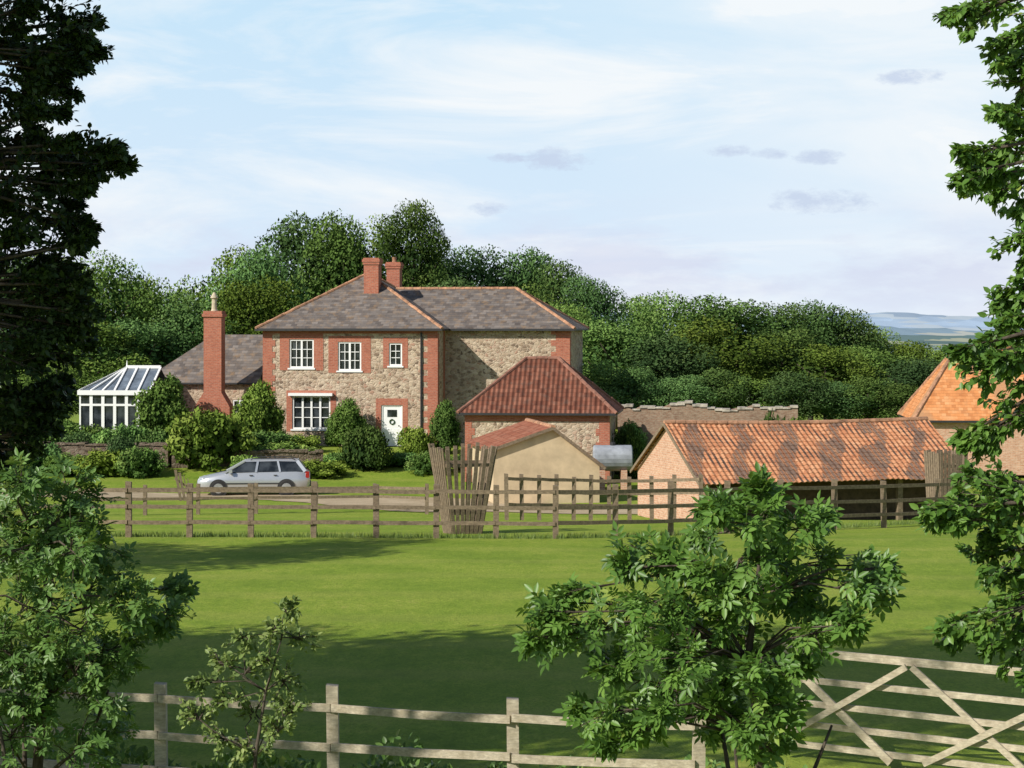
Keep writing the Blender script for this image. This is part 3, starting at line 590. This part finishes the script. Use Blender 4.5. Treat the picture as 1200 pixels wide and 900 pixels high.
slope(m,(-.25,sd+.1,h1-.25*k1),(-.25,-.15,h1-.25*k1),(xp,-.15,pk),(xp,sd+.1,pk)); slope(m,(sw+.2,-.15,h2-.2*k2),(sw+.2,sd+.1,h2-.2*k2),(xp,sd+.1,pk),(xp,-.15,pk))
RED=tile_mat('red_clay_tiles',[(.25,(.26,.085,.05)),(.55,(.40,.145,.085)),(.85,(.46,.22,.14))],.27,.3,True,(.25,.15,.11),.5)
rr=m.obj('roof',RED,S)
m=MB(); m.tube([(xp,-.17,pk+.06),(xp,sd+.1,pk+.06)],[.1,.1],8).obj('ridge_tiles',RIDGE,rr)
m=MB(); m.beam((-.25,-.17,h1-.25*k1+.01),(xp,-.17,pk+.02),.03,.12).beam((xp,-.172,pk+.02),(sw+.2,-.172,h2-.2*k2+.01),.03,.12).obj('bargeboard',WOODM,S)
MB().box(sw-.02,sw+.03,1,2,.4,1.3).obj('shutter',WOODM,S)
# storage tank
T=empty('storage_tank',(4.35,88.5,gz(4.35,88.5)),0,'grey metal storage tank on blocks beside the shed','tank')
GT_=plain('grey_tank',(.30,.32,.35),.6,var=.35,scale=2)
MB().tube([(-.85,0,1.35),(-.8,0,1.35),(.8,0,1.35),(.85,0,1.35)],[.48,.56,.56,.48],20).obj('tank_body',GT_,T)
MB().box(-.6,-.35,-.5,.5,0,.85).obj('support',BRICKP,T); MB().box(.35,.6,-.5,.5,0,.85).obj('support',BRICKP,T)
MB().tube([(0,0,1.88),(0,0,2.03)],[.12,.12],10).obj('filler_cap',LEAD,T)
# ------------------------------------------------ long orange shed
L=empty('brick_barn',(6.3,68.3,-1.75),17,'long low brick barn with orange pantile roof and lichen patches','barn')
ll,lw,le,lp=9.9,6.0,1.72,3.4
m=MB(); m.add([(0,0,0),(0,lw,0),(0,lw,le),(0,lw/2,lp),(0,0,le)],[(0,4,3,2,1)]); m.add([(ll,0,0),(ll,lw,0),(ll,lw,le),(ll,lw/2,lp),(ll,0,le)],[(0,1,2,3,4)])
m.add([(0,lw,0),(ll,lw,0),(ll,lw,le),(0,lw,le)],[(0,3,2,1)])
m.add([(.3,.05,0),(.3,lw,0),(.3,lw,le),(.3,.05,le)],[(0,1,2,3)])
m.add([(0,0,0),(.3,0,0),(.3,0,le),(0,0,le)],[(0,1,2,3)])
m.box(ll-.4,ll-.002,.001,.3,0,le)
m.obj('wall',BRICKP,L)
for i in range(1,4): MB().box(ll*i/4-.09,ll*i/4+.09,.06,.24,0,le-.16).obj('timber_post',WOODM,L)
MB().box(.3,ll-.4,.06,.24,le-.16,le).obj('timber_beam',WOODM,L)
MB().box(.35,ll-.45,.9,1.0,0,le+.3).obj('back_boarding',plain('brown_boards',(.10,.066,.042),.9,var=.4),L)
def pantile_slope(mb,x0,x1,ya,za,yb,zb,col=.2,row=.25,amp=.018):
    n=Vector((0,-(zb-za),yb-ya)).normalized()
    if n.z<0:n=-n
    Ls=math.hypot(yb-ya,zb-za); rows=int(Ls/row); cols=int((x1-x0)/col); sub=5
    for r in range(rows):
        s0,s1=r/rows,min(1,(r+1)/rows+.01); v=[]
        for s,off in ((s0,.0),(s0,.026),(s1,.006)):
            for c in range(cols*sub+1):
                x=x0+(x1-x0)*c/(cols*sub); ph=2*math.pi*c/sub
                b=Vector((x,ya+(yb-ya)*s,za+(zb-za)*s)); sag=-.08*math.sin(math.pi*(x-x0)/(x1-x0))*s+.05*noise.noise(Vector((x*.8,s*3,1)))
                v.append(b+n*(off+amp*math.sin(ph)+.02)+Vector((0,0,sag)))
        k=cols*sub+1
        f=[(j*k+c,j*k+c+1,(j+1)*k+c+1,(j+1)*k+c) for j in range(2) for c in range(k-1)]
        if yb<ya: f=[x[::-1] for x in f]
        mb.add(v,f)
m=MB(); kz=(lp-le)/(lw/2); pantile_slope(m,-.15,ll+.15,-.35,le-.35*kz+.03,lw/2,lp+.05); pantile_slope(m,-.15,ll+.15,lw+.3,le-.3*kz+.03,lw/2,lp+.05)
rf=m.obj('roof',PANOR,L)
m=MB()
for i in range(26):
    x=-.15+(ll+.3)*i/26; sag=-.08*math.sin(math.pi*i/26); m.tube([(x,lw/2,lp+.08+sag),(x+.38,lw/2,lp+.08+sag)],[.09,.102],8)
m.obj('ridge_tiles',RIDGE,rf)
MB().beam((-.17,-.3,le-.3*kz+.0),(-.17,lw/2,lp+.03),.04,.10).beam((-.172,lw/2,lp+.03),(-.172,lw+.3,le-.3*kz),.04,.10).obj('bargeboard',WOODM,L)
# ------------------------------------------------ right barn
K=empty('barn',(18.7,94,-1.7),-5,'brick barn with steep orange clay tile roof','barn')
MB().box(0,12,0,6.2,0,2.45).obj('wall',BRICKP,K)
m=MB();rid=MB(); hip_roof(m,-.3,12.3,-.3,6.5,2.4,3.35,'x',True,False,.1,rid,run=2.4); rr=m.obj('roof',[PANOR2,LEAD],K); rid.obj('ridge_tiles',RIDGE,rr)
# ------------------------------------------------ walls
mat2=plain('lichened_coping',(.42,.37,.30),.95,var=.6,scale=3)
def rough_wall(name,p0,p1,h,t,mat,label,seed=0,amp=.25):
    e=empty(name,(p0[0],p0[1],gz(*p0)-.2),math.degrees(math.atan2(p1[1]-p0[1],p1[0]-p0[0])),label,'wall')
    Ln=math.hypot(p1[0]-p0[0],p1[1]-p0[1]); n=int(Ln/.35); m=MB(); v=[]
    for i in range(n+1):
        x=Ln*i/n; z=h+.2+amp*noise.noise(Vector((x*.5,seed,0)))+amp*.5*noise.noise(Vector((x*2.1,seed,3)))
        v+=[(x,0,0),(x,-.0,z),(x,t,z+.02),(x,t,0)]
    f=[]
    for i in range(n):
        for j in range(3): f.append((i*4+j,(i+1)*4+j,(i+1)*4+j+1,i*4+j+1))
    f+= [(0,1,2,3),(n*4+3,n*4+2,n*4+1,n*4)]
    m.add(v,f); m.obj('wall_body',mat,e)
    c=MB()
    for i in range(n):
        x,_,z=v[i*4+1]; c.box(x-.005,x+.36,-.06,t+.06,z-.03,z+random.uniform(.03,.12))
    c.obj('coping',mat2 if mat is not STONED else STONED,e)
rough_wall('garden_wall',(5.0,97),(13.4,96),2.75,.9,BRICKO,'old brick wall with crumbling lichened coping',2,.4)
rough_wall('retaining_wall',(-24.5,97.2),(-16.2,96.4),1.0,.5,STONED,'low rubble stone garden retaining wall',5,.15)
rough_wall('retaining_wall',(-16.0,96.3),(-9.0,97.6),.7,.4,STONED,'low rubble stone garden retaining wall',6,.1)
# ------------------------------------------------ fences
def fence(pts,ph,rails,mat,label,pw=.11,rh=.09,name='wooden_fence',wob=.025):
    e=empty(name,(pts[0][0],pts[0][1],gz(pts[0][0],pts[0][1])),0,label,'fence'); O=e.location
    G_=[Vector((x,y,gz(x,y))) for x,y in pts]
    for i,p in enumerate(G_):
        h=ph*random.uniform(.97,1.04); lx,ly=random.uniform(-.03,.03),random.uniform(-.03,.03)
        q=p-O; m=MB(); w=pw/2
        m.add([(-w,-w,-.4),(w,-w,-.4),(w,w,-.4),(-w,w,-.4),(-w+lx,-w+ly,h),(w+lx,-w+ly,h-.015),(w+lx,w+ly,h-.01),(-w+lx,w+ly,h)],[(0,3,2,1),(4,5,6,7),(0,1,5,4),(1,2,6,5),(2,3,7,6),(3,0,4,7)])
        o=m.obj('post',mat,e); o.location=q
    for i in range(len(G_)-1):
        a,b=G_[i]-O,G_[i+1]-O; d=(b-a).normalized(); nrm=Vector((d.y,-d.x,0)).normalized()*(pw/2+.022)
        if nrm.y>0: nrm=-nrm
        for r in rails:
            A_=Vector((0,0,r+random.uniform(-wob,wob))); B_=b-a+Vector((0,0,r+random.uniform(-wob,wob)))
            md=(A_+B_)/2+Vector((0,random.uniform(-.008,.008),random.uniform(-wob*.8,.004))); m=MB()
            m.beam(A_+nrm,md+nrm,.035,rh*random.uniform(.95,1.05)); m.beam(md+nrm,B_+nrm-d*.01,.0352,rh)
            o=m.obj('rail',mat,e); o.location=a
    return e
pts=[]
for px,d in [(-230,22.8),(-20,22.1),(190,21.5),(392,20.9),(602,20.3),(817,19.9)]: pts.append(((px-600)/F*d,d))
fence(pts,1.26,[1.06,.67,.33],WOODN,'weathered post and rail fence along the paddock edge',.12,.08)
mf=[(-5,53.6),(78,53.3)]+[(x,53.0+.0006*(x-151)) for x in (151,222,294,367,441,511,581,651)]+[(721,54.2),(786,55.3),(852,56.4),(915,57.6),(977,58.8),(1036,60),(1097,61.2),(1160,62.4),(1225,63.6)]
fence([((a-600)/F*d,d) for a,d in mf],1.42,[1.22,.8,.4],WOODM,'brown wooden post and rail fence across the paddock',.15,.10,wob=.012)
fence([((a-600)/F*d,d) for a,d in [(594,64),(612,64.3),(632,64.6),(652,65),(672,65.3),(692,65.6),(714,65.8),(738,66),(764,66),(790,65.6),(822,65)]],1.45,[1.3,.9,.5],WOODM,'brown wooden fence beside the gravel drive',.13,.10,wob=.012)
fence([((a-600)/F*d,d) for a,d in [(90,74),(170,74.5),(232,75),(300,75.5),(370,76),(440,76.5),(500,75.5)]],1.1,[.95,.6],WOODM,'brown wooden fence beside the gravel drive',.13,.10,wob=.012)
# gate
ga=Vector((3.15,23.8,0)); gb=Vector((6.2,21.8,0)); gang=math.atan2(gb.y-ga.y,gb.x-ga.x)
GE=empty('field_gate',(ga.x,ga.y,gz(ga.x,ga.y)),math.degrees(gang),'weathered wooden five-bar field gate with diagonal braces','gate')
gl_=(gb-ga).length
for z in (1.25,.93,.66,.42,.18): MB().beam((.1,0,z),(gl_-.1,0,z),.035,.07 if z<1.2 else .09).obj('bar',WOODN,GE)
MB().beam((.05,0.0,.08),(.05,0,1.38),.08,.1).obj('stile',WOODN,GE); MB().beam((gl_-.05,0,.08),(gl_-.05,0,1.5),.09,.12).obj('stile',WOODN,GE)
for a,b_,w_ in [((.1,-.04,1.12),(1.35,-.04,.1),.09),((0.12,-.072,.3),(1.55,-.072,1.2),.07),((1.6,-.04,1.2),(2.95,-.04,.16),.07),((1.75,-.072,.14),(gl_-.1,-.072,1.15),.07)]: MB().beam(a,b_,.03,w_).obj('brace',WOODN,GE)
PO=MB(); PO.beam((0,0,-.4),(.02,0,1.7),.2,.2); po=PO.obj('gate_post',WOODN); po.location=(gb.x+.2,gb.y-.15,gz(gb.x,gb.y)); tag(po,'stout wooden gate post beside the field gate','post')
# tree guards
def guard(px,d,ht,wt,wb,label):
    x=(px-600)/F*d; z=gz(x,d); e=empty('tree_guard',(x,d,z),18,label,'tree guard','slatted timber tree guards')
    m=MB()
    for s in range(4):
        a=s*math.pi/2; c,sn=math.cos(a),math.sin(a)
        for i in range(7):
            t=(i+.5)/7-.5; b=(t*wb,-wb/2,-.1); q=(t*wt+random.uniform(-.02,.02),-wt/2,ht+random.uniform(-.06,.06))
            Rr=lambda p:(p[0]*c-p[1]*sn,p[0]*sn+p[1]*c,p[2])
            m.beam(Rr(b),Rr(q),.10,.03,up=(sn,-c,0.001))
    m.obj('slats',WOODG,e)
    m=MB()
    for f_ in (.25,.8):
        w=(wb+(wt-wb)*f_)/2-.03
        cs=[(-w,-w),(w,-w),(w,w),(-w,w)]
        for i in range(4): a=cs[i];b=cs[(i+1)%4]; m.beam((*a,ht*f_),(*b,ht*f_),.05,.09)
    m.obj('rails',WOODG,e)
guard(542,56.5,2.4,1.55,.82,'flared slatted timber tree guard beside the paddock fence')
guard(1108,65,2.2,1.0,.8,'slatted timber tree guard near the brick barn')
Bz=empty('garden_gate',(P(212,560,82).x,82,gz(-13,82)),12,'leaning wooden garden gate beside the drive','gate')
m=MB()
for i in range(4): m.beam((i*.16,0,0.0),(i*.16-.22,0,1.25-.12*i),.11,.03)
m.beam((-.25,.03,.9),(.5,.03,.4),.03,.08); m.obj('boards',WOODG,Bz)
# ------------------------------------------------ car
SILVER=N('silver_car_paint').base((.55,.57,.60),.28,.5,.5)
TYRE=plain('tyre_rubber',(.02,.02,.02),.8); RIM=plain('alloy_rim',(.5,.5,.52),.35,.6); RL=plain('red_lamp_glass',(.35,.02,.02),.2); CL_=plain('clear_lamp_glass',(.6,.62,.65),.15); PLAST=plain('black_plastic',(.03,.03,.03),.6)
cx,cy=P(232,560,85).x,85.8
CE=empty('parked_car',(cx+2.2,cy,gz(cx+2.2,cy)+.02),6,'silver estate car parked on the gravel drive','car')
st=[(0,.34,.60,.60),(.12,.24,.70,.76),(.5,.2,.80,.85),(1.0,.2,.90,.88),(1.3,.2,.95,.885),(2.2,.2,.97,.89),(3.4,.2,.985,.885),(4.1,.22,1.0,.86),(4.5,.26,.99,.80),(4.66,.36,.90,.70)]
v=[]
for x,b,t,w in st:
    half=[(w*.9,b),(w*.99,b+.14),(w,.58 if t>.65 else t-.1),(w*.965,t-.06),(w*.86,t),(w*.4,t+.025)]
    for y,z in half: v.append((x-2.3,-y,z))
    for y,z in half[::-1]: v.append((x-2.3,y,z))
n=12;f=[]
for i in range(len(st)-1):
    for j in range(n): f.append((i*n+j,(i+1)*n+j,(i+1)*n+(j+1)%n,i*n+(j+1)%n))
f+=[tuple(range(n)),tuple(len(v)-n+j for j in range(n))[::-1]]
f=[x[::-1] for x in f]
m=MB(); m.add(v,f); body=m.obj('body',SILVER,CE,True)
m=MB(); bt=[(1.18,.80),(4.52,.76)]; tp=[(1.98,.60),(4.12,.58)]; zb,zt=.96,1.40
m.add([(bt[0][0]-2.3,-.8,zb),(bt[1][0]-2.3,-.77,zb+.02),(bt[1][0]-2.3,.77,zb+.02),(bt[0][0]-2.3,.8,zb),(tp[0][0]-2.3,-.61,zt),(tp[1][0]-2.3,-.6,zt),(tp[1][0]-2.3,.6,zt),(tp[0][0]-2.3,.61,zt)],[(0,1,5,4),(1,2,6,5),(2,3,7,6),(3,0,4,7),(4,5,6,7)])
m.obj('windows',GLASS,CE)
m=MB(); m.add([(-.38,-.63,1.39),(1.0,-.64,1.41),(1.88,-.61,1.385),(-.38,.63,1.39),(1.0,.64,1.41),(1.88,.61,1.385),(-.25,-.55,1.45),(1.0,-.56,1.475),(1.85,-.53,1.44),(-.25,.55,1.45),(1.0,.56,1.475),(1.85,.53,1.44)],
 [(0,1,7,6),(1,2,8,7),(6,7,10,9),(7,8,11,10),(3,9,10,4),(4,10,11,5),(0,6,9,3),(2,5,11,8),(0,3,4,1),(1,4,5,2)])
for s in (-1,1):
    m.beam((-1.14,s*.81,.95),(-.33,s*.625,1.41),.05,.05); m.beam((.12,s*.80,.96),(.2,s*.625,1.42),.09,.05,up=(0,1,0)); m.beam((1.12,s*.79,.97),(1.02,s*.622,1.42),.08,.05,up=(0,1,0)); m.beam((2.16,s*.77,.98),(1.83,s*.60,1.41),.14,.06,up=(0,1,0))
m.obj('roof',SILVER,CE)
for s in (-1,1): MB().tube([(-.1,s*.56,1.46),(0,s*.56,1.52),(1.6,s*.55,1.52),(1.75,s*.55,1.45)],[.018]*4,6).obj('roof_rail',PLAST,CE)
for wx in (-1.42,1.38):
    for s in (-1,1):
        yo=s*.80
        MB().tube([(wx,yo,.31),(wx,yo+s*.10,.31)],[.38,.38],24).obj('wheel_arch',PLAST,CE)
        w=MB().tube([(wx,s*.70,.31),(wx,s*.90,.31),(wx,s*.915,.31)],[.315,.315,.28],24).obj('wheel',TYRE,CE)
        MB().tube([(wx,s*.9,.31),(wx,s*.925,.31)],[.215,.20],16).obj('rim',RIM,w)
for s in (-1,1):
    MB().beam((-2.22,s*.48,.62),(-2.0,s*.72,.68),.1,.14).obj('headlight',CL_,CE); MB().box(2.17,2.32,s*.70-.09,s*.70+.09,.72,.98).obj('tail_light',RL,CE)
    MB().box(-1.0,-.85,min(s*.86,s*1.0),max(s*.86,s*1.0),.95,1.07).obj('wing_mirror',SILVER,CE)
    for xx in (-.15,.85): MB().box(xx,xx+.15,min(s*.885,s*.905),max(s*.885,s*.905),.83,.86).obj('door_handle',PLAST,CE)
MB().box(-2.33,-2.2,-.6,.6,.36,.5).obj('front_bumper',PLAST,CE); MB().box(2.25,2.4,-.65,.65,.36,.52).obj('rear_bumper',PLAST,CE)
MB().box(-1.3,1.25,-.905,-.885,.48,.53).obj('side_strip',PLAST,CE)
# ------------------------------------------------ light, sky, camera
SEL=34.5; az=52
hd=Vector((math.sin(math.radians(az)),math.cos(math.radians(az)),0))*math.cos(math.radians(SEL)); ld=Vector((hd.x,hd.y,-math.sin(math.radians(SEL))))
s=bpy.data.lights.new('sun','SUN'); s.energy=5.0; s.angle=math.radians(.5); s.color=(1,.95,.86)
so=bpy.data.objects.new('sun',s); so.rotation_euler=ld.to_track_quat('-Z','Y').to_euler(); so.location=(0,0,60); COL.objects.link(so)
wd=bpy.data.worlds.new('World'); scene.world=wd; wd.use_nodes=True
k=N('',wd); bg=k.n['Background']
sky=k.node('ShaderNodeTexSky',sky_type='NISHITA'); sky.sun_disc=False; sky.sun_elevation=math.radians(SEL); sky.sun_rotation=math.radians(180+az); sky.air_density=1.0; sky.dust_density=.6
gen=k.node('ShaderNodeTexCoord').outputs['Generated']
sp=k.node('ShaderNodeSeparateXYZ',{0:gen}); Zs=sp.outputs[2]
lowm=k.math('MULTIPLY',k.ramp(Zs,[(.18,1),(.34,.03)]),k.ramp(sp.outputs[1],[(.1,.12),(.6,1)]))
veil=k.noise(k.map(gen,(3.0,3.0,14),loc=(.2,0,.2),rot=(0,.16,0)),1.8,7,.6,dist=.5)
vm=k.ramp(veil,[(.42,.0),(.62,.9)])
vm=k.math('MAXIMUM',vm,k.math('MULTIPLY',k.ramp(k.math('MULTIPLY_ADD',sp.outputs[0],1.6,Zs),[(.12,0),(.38,.75)]),k.ramp(veil,[(.3,.3),(.55,1)])))
hz=k.ramp(Zs,[(0,1),(.15,0)])
c=k.mix(hz,(5.8,7.9,9.6),(7.4,8.4,9.7))
c=k.mix(vm,c,(9.3,9.6,9.8))
low=k.noise(k.map(gen,(8,8,26),loc=(1.3,0,.4)),1.5,6,.6)
lb=k.math('MULTIPLY',k.ramp(low,[(.42,0),(.58,.8)]),k.ramp(Zs,[(.0,.4),(.03,.95),(.066,.0)]))
c=k.mix(lb,c,(6.7,7.1,8.7))
nz=k.noise(k.map(gen,(30,30,60)),1.6,5,.7)
for px,py,sx,sy in [(650,188,44,14),(600,186,26,6),(850,176,30,8),(905,180,26,7),(955,184,30,9),(1060,90,38,10),(960,235,60,16),(575,245,24,10)]:
    d_=Vector(((px-600)/F,1,-(py-385)/F)).normalized()
    dx=k.math('DIVIDE',k.math('SUBTRACT',sp.outputs[0],d_.x),sx/F); dz=k.math('DIVIDE',k.math('SUBTRACT',Zs,d_.z),sy/F)
    r2=k.math('ADD',k.math('MULTIPLY',dx,dx),k.math('MULTIPLY',dz,dz)); r2=k.math('ADD',r2,k.math('MULTIPLY',k.math('SUBTRACT',nz,.5),4.5))
    mk=k.math('MULTIPLY',k.ramp(r2,[(.0,.8),(1.0,0)]),k.math('GREATER_THAN',sp.outputs[1],0)); c=k.mix(mk,c,(5.7,6.6,8.3))
c=k.mix(lowm,sky.outputs[0],c)
k.l.new(c,bg.inputs[0]); bg.inputs[1].default_value=.1
cd_=bpy.data.cameras.new('camera'); cd_.sensor_width=36; cd_.lens=F/1200*36; cd_.shift_y=-65/1200; cd_.clip_end=20000; cd_.clip_start=.1
co=bpy.data.objects.new('camera',cd_); co.location=(0,0,CAMZ); co.rotation_euler=(math.radians(90),0,0); COL.objects.link(co); scene.camera=co
scene.view_settings.view_transform='Standard'; scene.view_settings.look='None'; scene.view_settings.exposure=0
